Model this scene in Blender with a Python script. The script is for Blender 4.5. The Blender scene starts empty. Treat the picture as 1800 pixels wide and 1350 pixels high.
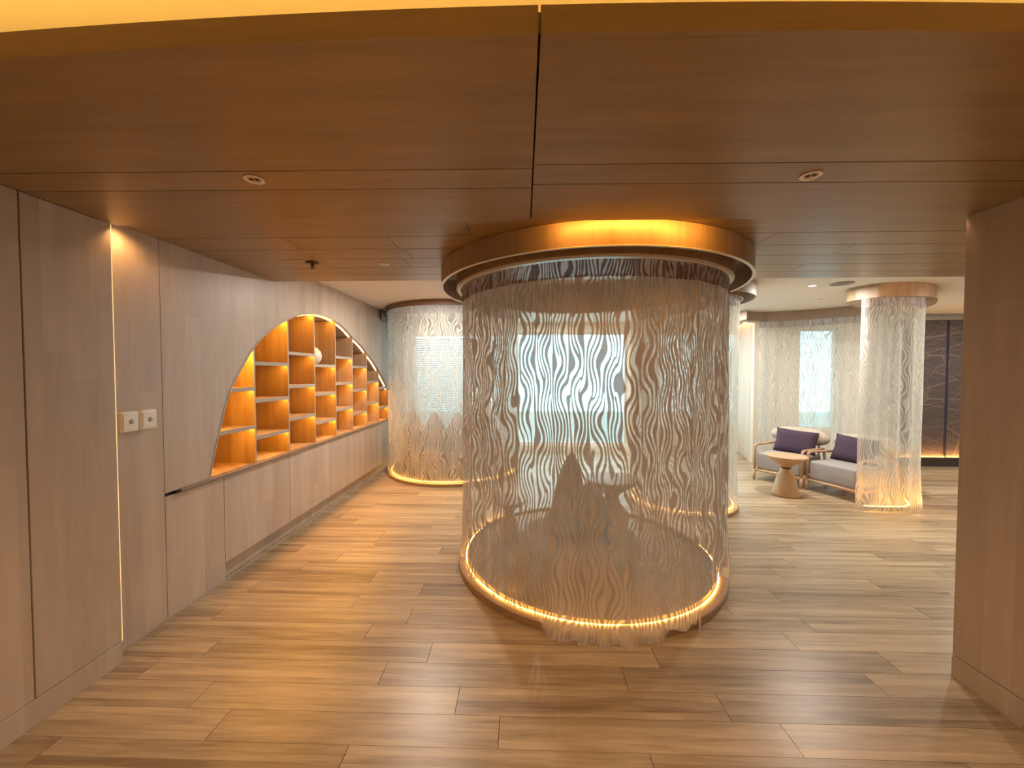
import bpy, bmesh, math, random
from mathutils import Vector, Matrix
random.seed(7)
sc = bpy.context.scene
COL = sc.collection
PI = math.pi
rad = math.radians

# ------------------------------------------------------------------ camera, world, exposure
cd = bpy.data.cameras.new('camera')
cam = bpy.data.objects.new('camera', cd)
COL.objects.link(cam)
cd.sensor_width = 36.0
cd.lens = 680.0 / 1800.0 * 36.0
cd.clip_start = 0.05
yaw, pitch = math.atan2(20, 680), math.atan2(19, 680)
cam.location = (0, 0, 1.5)
cam.rotation_euler = (PI / 2 - pitch, 0, yaw)
sc.camera = cam

w = bpy.data.worlds.new('daylight')
sc.world = w
w.use_nodes = True
bgn = w.node_tree.nodes['Background']
bgn.inputs[0].default_value = (0.44, 0.88, 1.0, 1)
bgn.inputs[1].default_value = 3.0

vs = sc.view_settings
sc.display_settings.display_device = 'sRGB'
vs.view_transform = 'Standard'
vs.look = 'None'
vs.gamma = 1.0
vs.use_curve_mapping = False
vs.exposure = 0.45
sc.cycles.use_denoising = True
sc.cycles.max_bounces = 10
sc.cycles.diffuse_bounces = 6
sc.cycles.transparent_max_bounces = 24
sc.cycles.caustics_reflective = False
sc.cycles.caustics_refractive = False
sc.cycles.sample_clamp_indirect = 6.0


def area(name, loc, rot, sx, sy, power, color, portal=False, spread=None):
    l = bpy.data.lights.new(name, 'AREA')
    l.shape = 'RECTANGLE'
    l.size, l.size_y = sx, sy
    l.energy = power
    l.color = color
    if spread:
        l.spread = spread
    if portal:
        l.cycles.is_portal = True
    o = bpy.data.objects.new(name, l)
    COL.objects.link(o)
    o.location = loc
    o.rotation_euler = rot
    return o


def spot(name, loc, rot, power, color, size=1.2, blend=0.6, radius=0.03):
    l = bpy.data.lights.new(name, 'SPOT')
    l.energy = power
    l.color = color
    l.spot_size = size
    l.spot_blend = blend
    l.shadow_soft_size = radius
    o = bpy.data.objects.new(name, l)
    COL.objects.link(o)
    o.location = loc
    o.rotation_euler = rot
    return o


WARM = (1.0, 0.66, 0.34)
AMBER = (1.0, 0.42, 0.04)
# lamps of the corridor the camera stands in (above and behind it)
area('corridor_lamp', (0, -0.3, 2.58), (rad(8), 0, 0), 2.8, 1.4, 52, (1.0, 0.69, 0.40), spread=rad(110))
# fill lights added under the lounge ceiling; only one matches a lit spotlight
for i, (x, y) in enumerate([(-1.08, 4.32), (3.17, 4.36), (5.6, 3.6), (0.6, 6.5), (2.9, 6.2), (6.6, 5.4)]):
    area('lounge_fill', (x, y, 2.44), (0, 0, 0), 0.12, 0.12, 30, (1.0, 0.90, 0.78))

# ------------------------------------------------------------------ node helpers


def newmat(name):
    m = bpy.data.materials.new(name)
    m.use_nodes = True
    nt = m.node_tree
    nt.nodes.clear()
    out = nt.nodes.new('ShaderNodeOutputMaterial')
    return m, nt, out


def N(nt, typ, **kw):
    n = nt.nodes.new(typ)
    for k, v in kw.items():
        if k.startswith('i'):
            n.inputs[int(k[1:])].default_value = v
        else:
            setattr(n, k, v)
    return n


def math_(nt, op, a, b=None, c=None, clamp=False):
    n = nt.nodes.new('ShaderNodeMath')
    n.operation = op
    n.use_clamp = clamp
    for k, v in enumerate((a, b, c)):
        if v is None:
            continue
        if isinstance(v, (int, float)):
            n.inputs[k].default_value = v
        else:
            nt.links.new(v, n.inputs[k])
    return n.outputs[0]


def plain(name, col, rough=0.5, metal=0.0, spec=0.5, noise=0.0, nscale=40):
    m, nt, out = newmat(name)
    p = N(nt, 'ShaderNodeBsdfPrincipled')
    p.inputs['Base Color'].default_value = (*col, 1)
    p.inputs['Roughness'].default_value = rough
    p.inputs['Metallic'].default_value = metal
    p.inputs['Specular IOR Level'].default_value = spec
    nt.links.new(p.outputs[0], out.inputs[0])
    if noise:
        tc = N(nt, 'ShaderNodeTexCoord')
        nz = N(nt, 'ShaderNodeTexNoise')
        nz.inputs['Scale'].default_value = nscale
        nz.inputs['Detail'].default_value = 4
        nt.links.new(tc.outputs['Object'], nz.inputs['Vector'])
        mx = N(nt, 'ShaderNodeMix', data_type='RGBA')
        mx.inputs[6].default_value = (*[c * (1 - noise) for c in col], 1)
        mx.inputs[7].default_value = (*[min(1, c * (1 + noise)) for c in col], 1)
        nt.links.new(nz.outputs[0], mx.inputs[0])
        nt.links.new(mx.outputs[2], p.inputs['Base Color'])
        bp = N(nt, 'ShaderNodeBump')
        bp.inputs['Strength'].default_value = 0.15
        bp.inputs['Distance'].default_value = 0.002
        nt.links.new(nz.outputs[0], bp.inputs['Height'])
        nt.links.new(bp.outputs[0], p.inputs['Normal'])
    return m


def emit(name, col, strength):
    m, nt, out = newmat(name)
    e = N(nt, 'ShaderNodeEmission')
    e.inputs[0].default_value = (*col, 1)
    e.inputs[1].default_value = strength
    nt.links.new(e.outputs[0], out.inputs[0])
    return m


def wood(name, grain, light, dark, strip=0.1, rough=0.4, contrast=1.0, *, strip_amt=0.5, fine=14.0, per_object=0.0, length=0.0, distort=0.0, spec=0.5):
    """timber with fine grain along one axis, in strips that differ a little in tone"""
    m, nt, out = newmat(name)
    L = nt.links
    tc = N(nt, 'ShaderNodeTexCoord')
    oi = N(nt, 'ShaderNodeObjectInfo')
    sep = N(nt, 'ShaderNodeSeparateXYZ')
    L.new(tc.outputs['Object'], sep.inputs[0])
    ax = 'XYZ'.index(grain)
    along = sep.outputs[ax]
    if grain == 'Z':
        across = math_(nt, 'ADD', sep.outputs[1], math_(nt, 'MULTIPLY', sep.outputs[0], 0.83))
    elif grain == 'X':
        across = math_(nt, 'ADD', sep.outputs[1], math_(nt, 'MULTIPLY', sep.outputs[2], 1.0))
    else:
        across = math_(nt, 'ADD', sep.outputs[0], math_(nt, 'MULTIPLY', sep.outputs[2], 1.0))
    r = math_(nt, 'MULTIPLY', oi.outputs['Random'], 37.0 if per_object else 0.0)
    idx = math_(nt, 'FLOOR', math_(nt, 'DIVIDE', across, strip))
    wn = N(nt, 'ShaderNodeTexWhiteNoise', noise_dimensions='2D')
    cb = N(nt, 'ShaderNodeCombineXYZ')
    L.new(math_(nt, 'ADD', idx, r), cb.inputs[0])
    if length:
        w1 = N(nt, 'ShaderNodeTexWhiteNoise', noise_dimensions='1D')
        L.new(idx, w1.inputs['W'])
        seg = math_(nt, 'FLOOR', math_(nt, 'ADD', math_(nt, 'DIVIDE', along, length), math_(nt, 'MULTIPLY', w1.outputs[0], 5.0)))
        L.new(seg, cb.inputs[1])
    L.new(cb.outputs[0], wn.inputs['Vector'])
    # fine grain
    cg = N(nt, 'ShaderNodeCombineXYZ')
    L.new(math_(nt, 'MULTIPLY', along, 0.7), cg.inputs[0])
    L.new(math_(nt, 'MULTIPLY', across, fine), cg.inputs[1])
    L.new(math_(nt, 'ADD', r, math_(nt, 'MULTIPLY', idx, 3.7)), cg.inputs[2])
    n1 = N(nt, 'ShaderNodeTexNoise')
    n1.inputs['Scale'].default_value = 1.6
    n1.inputs['Detail'].default_value = 6
    n1.inputs['Roughness'].default_value = 0.62
    n1.inputs['Distortion'].default_value = distort
    L.new(cg.outputs[0], n1.inputs['Vector'])
    n2 = N(nt, 'ShaderNodeTexNoise')
    n2.inputs['Scale'].default_value = 6.0
    n2.inputs['Detail'].default_value = 4
    L.new(cg.outputs[0], n2.inputs['Vector'])
    v = math_(nt, 'ADD', math_(nt, 'MULTIPLY', math_(nt, 'SUBTRACT', n1.outputs[0], 0.5), 1.7 * contrast),
              math_(nt, 'MULTIPLY', math_(nt, 'SUBTRACT', n2.outputs[0], 0.5), 0.7 * contrast))
    v = math_(nt, 'ADD', v, math_(nt, 'MULTIPLY', math_(nt, 'SUBTRACT', wn.outputs[0], 0.5), strip_amt))
    if per_object:
        v = math_(nt, 'ADD', v, math_(nt, 'MULTIPLY', math_(nt, 'SUBTRACT', oi.outputs['Random'], 0.5), per_object))
    v = math_(nt, 'ADD', v, 0.5, clamp=True)
    mx = N(nt, 'ShaderNodeMix', data_type='RGBA')
    mx.inputs[6].default_value = (*dark, 1)
    mx.inputs[7].default_value = (*light, 1)
    L.new(v, mx.inputs[0])
    p = N(nt, 'ShaderNodeBsdfPrincipled')
    L.new(mx.outputs[2], p.inputs['Base Color'])
    p.inputs['Roughness'].default_value = rough
    p.inputs['Specular IOR Level'].default_value = spec
    bp = N(nt, 'ShaderNodeBump')
    bp.inputs['Strength'].default_value = 0.12
    bp.inputs['Distance'].default_value = 0.001
    L.new(v, bp.inputs['Height'])
    L.new(bp.outputs[0], p.inputs['Normal'])
    L.new(p.outputs[0], out.inputs[0])
    return m


def burnout(name, cover, sheer, cover_a, sheer_a, glow=0.5, glow2=0.5):
    """devore voile: opaque flame-like strokes on a sheer ground, drawn from the cloth's own UV in metres"""
    m, nt, out = newmat(name)
    L = nt.links
    uv = N(nt, 'ShaderNodeUVMap')
    sep = N(nt, 'ShaderNodeSeparateXYZ')
    L.new(uv.outputs[0], sep.inputs[0])
    u, v = sep.outputs[0], sep.outputs[1]

    def noise(su, sv, off, detail=0.0):
        cb = N(nt, 'ShaderNodeCombineXYZ')
        L.new(math_(nt, 'ADD', math_(nt, 'MULTIPLY', u, su), off), cb.inputs[0])
        L.new(math_(nt, 'MULTIPLY', v, sv), cb.inputs[1])
        n = N(nt, 'ShaderNodeTexNoise', noise_dimensions='2D')
        n.inputs['Scale'].default_value = 1.0
        n.inputs['Detail'].default_value = detail
        L.new(cb.outputs[0], n.inputs['Vector'])
        return math_(nt, 'SUBTRACT', n.outputs[0], 0.5)
    warp = math_(nt, 'MULTIPLY', noise(4.0, 2.0, 0.0), 0.09)
    warp = math_(nt, 'ADD', warp, math_(nt, 'MULTIPLY', noise(1.6, 1.0, 11.0), 0.10))
    # columns of leaves: the strokes lean away from upright veins, in a rhythm of its own in each column
    uu = math_(nt, 'DIVIDE', math_(nt, 'ADD', u, math_(nt, 'MULTIPLY', noise(1.2, 1.6, 47.0), 0.13)), 0.125)
    wn = N(nt, 'ShaderNodeTexWhiteNoise', noise_dimensions='1D')
    L.new(math_(nt, 'FLOOR', uu), wn.inputs['W'])
    colp = math_(nt, 'ABSOLUTE', math_(nt, 'SINE', math_(nt, 'MULTIPLY', uu, PI)))
    rise = math_(nt, 'SINE', math_(nt, 'ADD', math_(nt, 'MULTIPLY', v, 2 * PI / 0.34), math_(nt, 'MULTIPLY', wn.outputs[0], 2 * PI)))
    warp = math_(nt, 'ADD', warp, math_(nt, 'MULTIPLY', math_(nt, 'MULTIPLY', colp, rise), 0.029))
    fork = math_(nt, 'ARCTAN2', noise(7.0, 2.2, 31.0), noise(7.0, 2.2, 67.0))
    ph = math_(nt, 'ADD', math_(nt, 'MULTIPLY', math_(nt, 'ADD', u, warp), 2 * PI / 0.0325), fork)
    s = math_(nt, 'ADD', math_(nt, 'SINE', ph), math_(nt, 'MULTIPLY', noise(13.0, 4.0, 90.0), 1.7))
    s = math_(nt, 'ADD', math_(nt, 'MULTIPLY', s, 3.2), 0.75, clamp=True)      # 1 on the opaque strokes

    def cloth(col, a, glow):
        d = N(nt, 'ShaderNodeBsdfDiffuse')
        d.inputs[0].default_value = (*col, 1)
        t = N(nt, 'ShaderNodeBsdfTranslucent')
        t.inputs[0].default_value = (*col, 1)
        mm = N(nt, 'ShaderNodeMixShader')
        mm.inputs[0].default_value = glow
        L.new(d.outputs[0], mm.inputs[1])
        L.new(t.outputs[0], mm.inputs[2])
        tr = N(nt, 'ShaderNodeBsdfTransparent')
        m2 = N(nt, 'ShaderNodeMixShader')
        m2.inputs[0].default_value = a
        L.new(tr.outputs[0], m2.inputs[1])
        L.new(mm.outputs[0], m2.inputs[2])
        return m2.outputs[0]
    fin = N(nt, 'ShaderNodeMixShader')
    L.new(s, fin.inputs[0])
    L.new(cloth(sheer, sheer_a, glow2), fin.inputs[1])
    L.new(cloth(cover, cover_a, glow), fin.inputs[2])
    L.new(fin.outputs[0], out.inputs[0])
    return m


def voile(name, col, a, glow=0.5):
    m, nt, out = newmat(name)
    L = nt.links
    d = N(nt, 'ShaderNodeBsdfDiffuse')
    d.inputs[0].default_value = (*col, 1)
    t = N(nt, 'ShaderNodeBsdfTranslucent')
    t.inputs[0].default_value = (*col, 1)
    mm = N(nt, 'ShaderNodeMixShader')
    mm.inputs[0].default_value = glow
    L.new(d.outputs[0], mm.inputs[1])
    L.new(t.outputs[0], mm.inputs[2])
    tr = N(nt, 'ShaderNodeBsdfTransparent')
    m2 = N(nt, 'ShaderNodeMixShader')
    m2.inputs[0].default_value = a
    L.new(tr.outputs[0], m2.inputs[1])
    L.new(mm.outputs[0], m2.inputs[2])
    L.new(m2.outputs[0], out.inputs[0])
    return m


def web_stone(name):
    """dark stone slabs with thin pale crazing"""
    m, nt, out = newmat(name)
    L = nt.links
    tc = N(nt, 'ShaderNodeTexCoord')
    res = None
    for sc_, rot, wd in ((1.6, 0.5, 0.012), (3.1, -0.7, 0.010), (5.2, 0.2, 0.012)):
        mp = N(nt, 'ShaderNodeMapping')
        mp.inputs['Rotation'].default_value = (0, rot, 0)
        mp.inputs['Scale'].default_value = (0.6, 1, 1.7)
        L.new(tc.outputs['Object'], mp.inputs[0])
        vo = N(nt, 'ShaderNodeTexVoronoi', feature='DISTANCE_TO_EDGE')
        vo.inputs['Scale'].default_value = sc_
        L.new(mp.outputs[0], vo.inputs['Vector'])
        e = math_(nt, 'LESS_THAN', vo.outputs[0], wd)
        res = e if res is None else math_(nt, 'MAXIMUM', res, e)
    mx = N(nt, 'ShaderNodeMix', data_type='RGBA')
    mx.inputs[6].default_value = (0.055, 0.042, 0.046, 1)
    mx.inputs[7].default_value = (0.30, 0.22, 0.17, 1)
    L.new(math_(nt, 'MULTIPLY', res, 0.28), mx.inputs[0])
    p = N(nt, 'ShaderNodeBsdfPrincipled')
    L.new(mx.outputs[2], p.inputs['Base Color'])
    p.inputs['Roughness'].default_value = 0.3
    L.new(p.outputs[0], out.inputs[0])
    return m


WL, WD = (0.60, 0.50, 0.42), (0.42, 0.34, 0.275)
M = dict(
    wall_wood=wood('wall_wood', 'Z', WL, WD, strip=0.105, rough=0.42, contrast=0.75, strip_amt=0.42, fine=6, length=1.35),
    lid_wood=wood('ceiling_wood', 'X', (0.345, 0.225, 0.10), (0.235, 0.145, 0.052), strip=0.15, rough=0.33, strip_amt=0.16, fine=7, per_object=0.12),
    canopy_wood=wood('canopy_wood', 'Z', (0.46, 0.33, 0.22), (0.30, 0.20, 0.12), strip=0.16, rough=0.4, strip_amt=0.6, fine=8),
    canopy_grey=wood('canopy_wood_pale', 'Z', (0.40, 0.31, 0.25), (0.29, 0.22, 0.17), strip=0.25, rough=0.5, strip_amt=0.5, fine=6),
    niche_wood=wood('niche_wood', 'Z', (0.52, 0.37, 0.24), (0.33, 0.22, 0.13), strip=0.09, rough=0.45, strip_amt=0.5, fine=9),
    edge_wood=wood('edge_wood', 'Y', (0.50, 0.42, 0.35), (0.38, 0.31, 0.25), strip=0.2, rough=0.45, strip_amt=0.1),
    plank_wood=wood('plank_wood', 'X', (0.56, 0.43, 0.28), (0.20, 0.135, 0.075), strip=0.0375, rough=0.34, contrast=1.0, strip_amt=0.34, fine=8.5, per_object=0.4, distort=0.7),
    far_plank=wood('far_plank_wood', 'X', (0.54, 0.42, 0.28), (0.20, 0.135, 0.075), contrast=1.1, strip=0.15, rough=0.34, strip_amt=0.5, fine=8, length=1.2),
    plinth=wood('plinth_wood', 'X', (0.40, 0.26, 0.15), (0.24, 0.15, 0.08), strip=0.2, rough=0.4, strip_amt=0.2),
    oak=wood('pale_oak', 'Z', (0.60, 0.40, 0.24), (0.44, 0.27, 0.15), strip=0.3, rough=0.4, strip_amt=0.1, fine=10),
    groove=plain('groove_dark', (0.055, 0.03, 0.015), 0.8),
    plaster=plain('white_plaster', (0.74, 0.71, 0.66), 0.85, noise=0.02, nscale=9),
    cream=plain('cream_paint', (0.78, 0.75, 0.68), 0.7),
    offwhite=plain('corridor_ceiling_paint', (0.82, 0.74, 0.56), 0.8),
    white=plain('white_plastic', (0.90, 0.88, 0.85), 0.3),
    screen=plain('grey_sensor_window', (0.34, 0.42, 0.44), 0.2),
    steel=plain('satin_steel', (0.62, 0.58, 0.54), 0.32, metal=0.9),
    track=plain('white_track', (0.80, 0.76, 0.70), 0.35),
    bronze=plain('dark_bronze', (0.09, 0.05, 0.03), 0.4, metal=0.6),
    dark=plain('dark_recess', (0.03, 0.025, 0.022), 0.7),
    lens=plain('lamp_lens', (0.5, 0.45, 0.38), 0.2),
    grey=plain('grey_upholstery', (0.36, 0.33, 0.335), 0.9, noise=0.12, nscale=160),
    stone=plain('stone_upholstery', (0.50, 0.44, 0.36), 0.9, noise=0.1, nscale=160),
    purple=plain('purple_velvet', (0.055, 0.028, 0.060), 0.75, noise=0.25, nscale=60),
    taupe=plain('taupe_upholstery', (0.30, 0.25, 0.23), 0.9, noise=0.1, nscale=120),
    ivory=plain('ivory_ceramic', (0.70, 0.66, 0.56), 0.4, noise=0.05, nscale=20),
    web=web_stone('crazed_dark_stone'),
    joint=plain('blue_black_strip', (0.02, 0.02, 0.04), 0.2),
    frame=plain('window_frame_white', (0.72, 0.72, 0.70), 0.4),
    blind=plain('blind_white', (0.80, 0.82, 0.84), 0.5),
    pane=voile('window_glass', (0.7, 0.85, 0.9), 0.06, 0.3),
    led_niche=emit('niche_led', AMBER, 50),
    led_arch=emit('arch_led', (1.0, 0.52, 0.26), 7),
    led_base=emit('plinth_led', (1.0, 0.50, 0.10), 17),
    led_cove=emit('cove_led', (1.0, 0.55, 0.12), 28),
    led_slot=emit('slot_led', (1.0, 0.50, 0.2), 1.1),
    led_dark=emit('stone_wall_led', (1.0, 0.48, 0.12), 150),
    led_pelmet=emit('pelmet_led', (1.0, 0.42, 0.14), 22),
    lamp_on=emit('lit_downlight', (1.0, 0.8, 0.7), 12),
    cloth=burnout('burnout_voile', (0.62, 0.545, 0.475), (0.93, 0.91, 0.87), 0.93, 0.36, 0.2),
    cloth_far=burnout('burnout_voile_lit', (0.72, 0.70, 0.65), (0.62, 0.61, 0.58), 0.92, 0.48, 0.4),  # same voile as cloth, its strokes paled to stand in for brighter light
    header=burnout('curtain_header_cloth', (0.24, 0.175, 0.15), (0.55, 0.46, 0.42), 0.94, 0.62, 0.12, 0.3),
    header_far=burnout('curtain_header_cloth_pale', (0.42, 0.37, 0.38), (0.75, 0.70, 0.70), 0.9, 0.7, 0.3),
    plainvoile=voile('plain_voile', (0.80, 0.74, 0.68), 0.62, 0.5),
)

# ------------------------------------------------------------------ geometry helpers


def obj(name, bm, mat, parent=None, smooth=False, bevel=0.0):
    me = bpy.data.meshes.new(name)
    bmesh.ops.recalc_face_normals(bm, faces=bm.faces)
    bm.to_mesh(me)
    bm.free()
    me.materials.append(M[mat] if isinstance(mat, str) else mat)
    if smooth:
        for p in me.polygons:
            p.use_smooth = True
    o = bpy.data.objects.new(name, me)
    COL.objects.link(o)
    if parent is not None:
        o.parent = parent
    if bevel:
        b = o.modifiers.new('bevel', 'BEVEL')
        b.width = bevel
        b.segments = 3
        b.limit_method = 'ANGLE'
    return o


def tag(o, label=None, cat=None, group=None, kind=None):
    if label:
        o['label'] = label
    if cat:
        o['category'] = cat
    if group:
        o['group'] = group
    if kind:
        o['kind'] = kind
    return o


def thing(name, label, cat, loc=(0, 0, 0), rz=0, group=None):
    o = bpy.data.objects.new(name, None)
    o.empty_display_size = 0.1
    COL.objects.link(o)
    o.location = loc
    o.rotation_euler = (0, 0, rz)
    return tag(o, label, cat, group)


def copy_tree(o, parent=None):
    c = o.copy()
    COL.objects.link(c)
    if parent is not None:
        c.parent = parent
    for ch in list(o.children):
        copy_tree(ch, c)
    return c


def bx(bm, x0, x1, y0, y1, z0, z1):
    vs_ = [bm.verts.new((x, y, z)) for z in (z0, z1) for y in (y0, y1) for x in (x0, x1)]
    for f in ((0, 1, 3, 2), (4, 6, 7, 5), (0, 4, 5, 1), (2, 3, 7, 6), (0, 2, 6, 4), (1, 5, 7, 3)):
        bm.faces.new([vs_[i] for i in f])


def box(name, dims, mat, parent=None, bevel=0.0):
    bm = bmesh.new()
    bx(bm, *dims)
    return obj(name, bm, mat, parent, bevel=bevel)


def prism(bm, pts, z0, z1):
    lo = [bm.verts.new((p[0], p[1], z0 if not callable(z0) else z0(*p))) for p in pts]
    hi = [bm.verts.new((p[0], p[1], z1 if not callable(z1) else z1(*p))) for p in pts]
    n = len(pts)
    bm.faces.new(lo[::-1])
    bm.faces.new(hi)
    for i in range(n):
        j = (i + 1) % n
        bm.faces.new((lo[i], lo[j], hi[j], hi[i]))


def band(bm, path, t, z0, z1, closed=False):
    """upright strip of thickness t following a plan path"""
    n = len(path)
    L_, R_ = [], []
    for i, p in enumerate(path):
        a = path[(i - 1) % n] if (closed or i > 0) else p
        b = path[(i + 1) % n] if (closed or i < n - 1) else p
        d = Vector((b[0] - a[0], b[1] - a[1]))
        d.normalize()
        nn = Vector((-d.y, d.x)) * (t / 2)
        for side, s in ((L_, 1), (R_, -1)):
            q = (p[0] + s * nn.x, p[1] + s * nn.y)
            zb = z0(*p) if callable(z0) else z0
            zt = z1(*p) if callable(z1) else z1
            side.append((bm.verts.new((q[0], q[1], zb)), bm.verts.new((q[0], q[1], zt))))
    for i in range(n if closed else n - 1):
        j = (i + 1) % n
        l0, l1, r0, r1 = L_[i], L_[j], R_[i], R_[j]
        bm.faces.new((l0[0], l1[0], l1[1], l0[1]))
        bm.faces.new((r0[0], r0[1], r1[1], r1[0]))
        bm.faces.new((l0[1], l1[1], r1[1], r0[1]))
        bm.faces.new((l0[0], r0[0], r1[0], l1[0]))
    if not closed:
        for k in (0, n - 1):
            bm.faces.new((L_[k][0], L_[k][1], R_[k][1], R_[k][0]))


def tube(bm, path, r, seg=8, closed=False):
    pts = [Vector(p) for p in path]
    n = len(pts)
    rings = []
    prev = None
    for i, p in enumerate(pts):
        a = pts[(i - 1) % n] if (closed or i > 0) else p
        b = pts[(i + 1) % n] if (closed or i < n - 1) else p
        t = (b - a).normalized()
        if prev is None:
            ref = Vector((0, 0, 1)) if abs(t.z) < 0.9 else Vector((1, 0, 0))
            nx = t.cross(ref).normalized()
        else:
            nx = (prev - t * prev.dot(t)).normalized()
        prev = nx
        ny = t.cross(nx)
        rr = r[i] if isinstance(r, (list, tuple)) else r
        rings.append([bm.verts.new(p + rr * (math.cos(2 * PI * k / seg) * nx + math.sin(2 * PI * k / seg) * ny)) for k in range(seg)])
    for i in range(n if closed else n - 1):
        A, B = rings[i], rings[(i + 1) % n]
        for k in range(seg):
            bm.faces.new((A[k], A[(k + 1) % seg], B[(k + 1) % seg], B[k]))
    if not closed:
        bm.faces.new(rings[0][::-1])
        bm.faces.new(rings[-1])


def lathe(bm, prof, seg=32, c=(0, 0, 0)):
    rings = []
    for r, z in prof:
        if r < 1e-5:
            rings.append([bm.verts.new((c[0], c[1], c[2] + z))])
        else:
            rings.append([bm.verts.new((c[0] + r * math.cos(2 * PI * k / seg), c[1] + r * math.sin(2 * PI * k / seg), c[2] + z)) for k in range(seg)])
    for A, B in zip(rings, rings[1:]):
        for k in range(seg):
            k2 = (k + 1) % seg
            if len(A) == 1 and len(B) == 1:
                continue
            if len(A) == 1:
                bm.faces.new((A[0], B[k2], B[k]))
            elif len(B) == 1:
                bm.faces.new((A[k], A[k2], B[0]))
            else:
                bm.faces.new((A[k], A[k2], B[k2], B[k]))


def arc(c, r, a0, a1, n):
    return [(c[0] + r * math.cos(a0 + (a1 - a0) * i / n), c[1] + r * math.sin(a0 + (a1 - a0) * i / n)) for i in range(n + 1)]


def ring(c, r, n=96):
    return [(c[0] + r * math.cos(2 * PI * i / n), c[1] + r * math.sin(2 * PI * i / n)) for i in range(n)]


def smooth_path(pts, sub=10, closed=False):
    out = []
    n = len(pts)
    rng = range(n) if closed else range(n - 1)
    for i in rng:
        g = (lambda k: pts[k % n]) if closed else (lambda k: pts[min(max(k, 0), n - 1)])
        p0, p1, p2, p3 = g(i - 1), g(i), g(i + 1), g(i + 2)
        for s in range(sub):
            t = s / sub
            out.append(tuple(0.5 * ((2 * b) + (-a + c) * t + (2 * a - 5 * b + 4 * c - d) * t * t + (-a + 3 * b - 3 * c + d) * t ** 3)
                             for a, b, c, d in zip(p0, p1, p2, p3)))
    if not closed:
        out.append(tuple(pts[-1]))
    return out


# ------------------------------------------------------------------ the setting
Z_LID, Z_SOF, Z_CEIL = 2.29, 2.25, 2.46
XL, XLF, XR = -2.155, -2.075, 2.118
Y_SOF = 1.935

# floor: a sub-floor, planks laid one by one up to where they thin out, the rest in the surface itself
Y_PL0, Y_PL1 = 1.05, 5.25
bm = bmesh.new()
bx(bm, -2.3, 8.6, Y_PL1, 7.6, -0.05, 0.0)
bx(bm, -2.3, 8.6, -3.1, Y_PL0, -0.05, 0.0)
floor = tag(obj('floor', bm, 'far_plank'), kind='structure')
box('subfloor', (-2.3, 8.6, Y_PL0, Y_PL1, -0.05, -0.012), 'groove', floor)
PW = 0.15
nrow = round((Y_PL1 - Y_PL0) / PW)
rr = random.Random(3)
plank_mesh = {}


def plank(x0, x1, y0):
    ln = round(x1 - x0, 3)
    if ln not in plank_mesh:
        b = bmesh.new()
        bx(b, 0, ln - 0.0025, 0.001, PW - 0.001, -0.012, 0.0)
        for e in b.faces:
            pass
        me = bpy.data.meshes.new('plank')
        bmesh.ops.recalc_face_normals(b, faces=b.faces)
        b.to_mesh(me)
        b.free()
        me.materials.append(M['plank_wood'])
        plank_mesh[ln] = me
    o = bpy.data.objects.new('plank', plank_mesh[ln])
    COL.objects.link(o)
    o.parent = floor
    o.location = (x0, y0, 0)


nplank = 0
for j in range(nrow):
    y0 = Y_PL0 + j * PW
    x = -2.3 - rr.choice([0.0, 0.2, 0.4, 0.6, 0.8, 1.0])
    xe = 2.3 if y0 + PW < 1.95 else 3.0 + 0.85 * y0
    while x < xe:
        x1 = x + 1.2
        plank(max(x, -2.3), x1, y0)
        nplank += 1
        x = x1
    if x < 8.6:
        bmr = bmesh.new()
        bx(bmr, x, 8.6, y0 + 0.001, y0 + PW - 0.001, -0.012, 0.0)
        obj('plank', bmr, 'far_plank', floor)
print('planks', nplank)

# left wall: proud front block and the long wall behind
wl = bmesh.new()
bx(wl, -2.75, XL - 0.02, 1.86, 2.3, 0, 2.6)
bx(wl, -2.75, XLF - 0.015, -3.1, 1.86, 0, 2.75)
bx(wl, -2.75, -2.56, 2.3, 7.6, 0, 2.6)
bx(wl, -2.56, XL - 0.02, 6.55, 7.6, 0.776, 2.6)
wall_left = tag(obj('wall_left', wl, 'groove'), kind='structure')
box('panel', (XLF - 0.015, XLF, 1.552, 1.905, 0.115, Z_SOF), 'wall_wood', wall_left, bevel=0.0015)
box('panel', (XLF - 0.015, XLF, 0.45, 1.546, 0.115, Z_SOF), 'wall_wood', wall_left, bevel=0.0015)
box('panel', (XLF - 0.015, XLF, -3.0, 0.444, 0.115, Z_SOF), 'wall_wood', wall_left)
box('panel', (XL - 0.03, XLF - 0.018, 1.86, 1.903, 0.0, 2.4), 'wall_wood', wall_left)
box('panel', (XL - 0.018, XL, 1.905, 2.243, 0.0, 2.5), 'wall_wood', wall_left)
# long upper panel pierced by the arch
ARCH = [(2.585, 0.775), (2.625, 0.92), (2.689, 1.115), (2.793, 1.38), (3.044, 1.70), (3.26, 1.865), (3.493, 1.985), (3.72, 2.065), (3.95, 2.105), (4.17, 2.115),
        (4.385, 2.093), (4.62, 2.035), (4.839, 1.95), (5.08, 1.87), (5.298, 1.765), (5.50, 1.665), (5.691, 1.545), (5.90, 1.40), (6.06, 1.27), (6.24, 1.05), (6.36, 0.775)]
arc_pts = smooth_path(ARCH, 5)
up = bmesh.new()
y_end = 7.42
zt = 2.52


def col_quad(bm_, ya, yb, za, zb, x0, x1):
    v = [bm_.verts.new((x, y, z)) for x in (x0, x1) for (y, z) in ((ya, za), (yb, zb), (yb, zt), (ya, zt))]
    for f in ((0, 1, 2, 3), (7, 6, 5, 4), (0, 4, 5, 1), (2, 6, 7, 3)):
        bm_.faces.new([v[i] for i in f])


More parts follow.
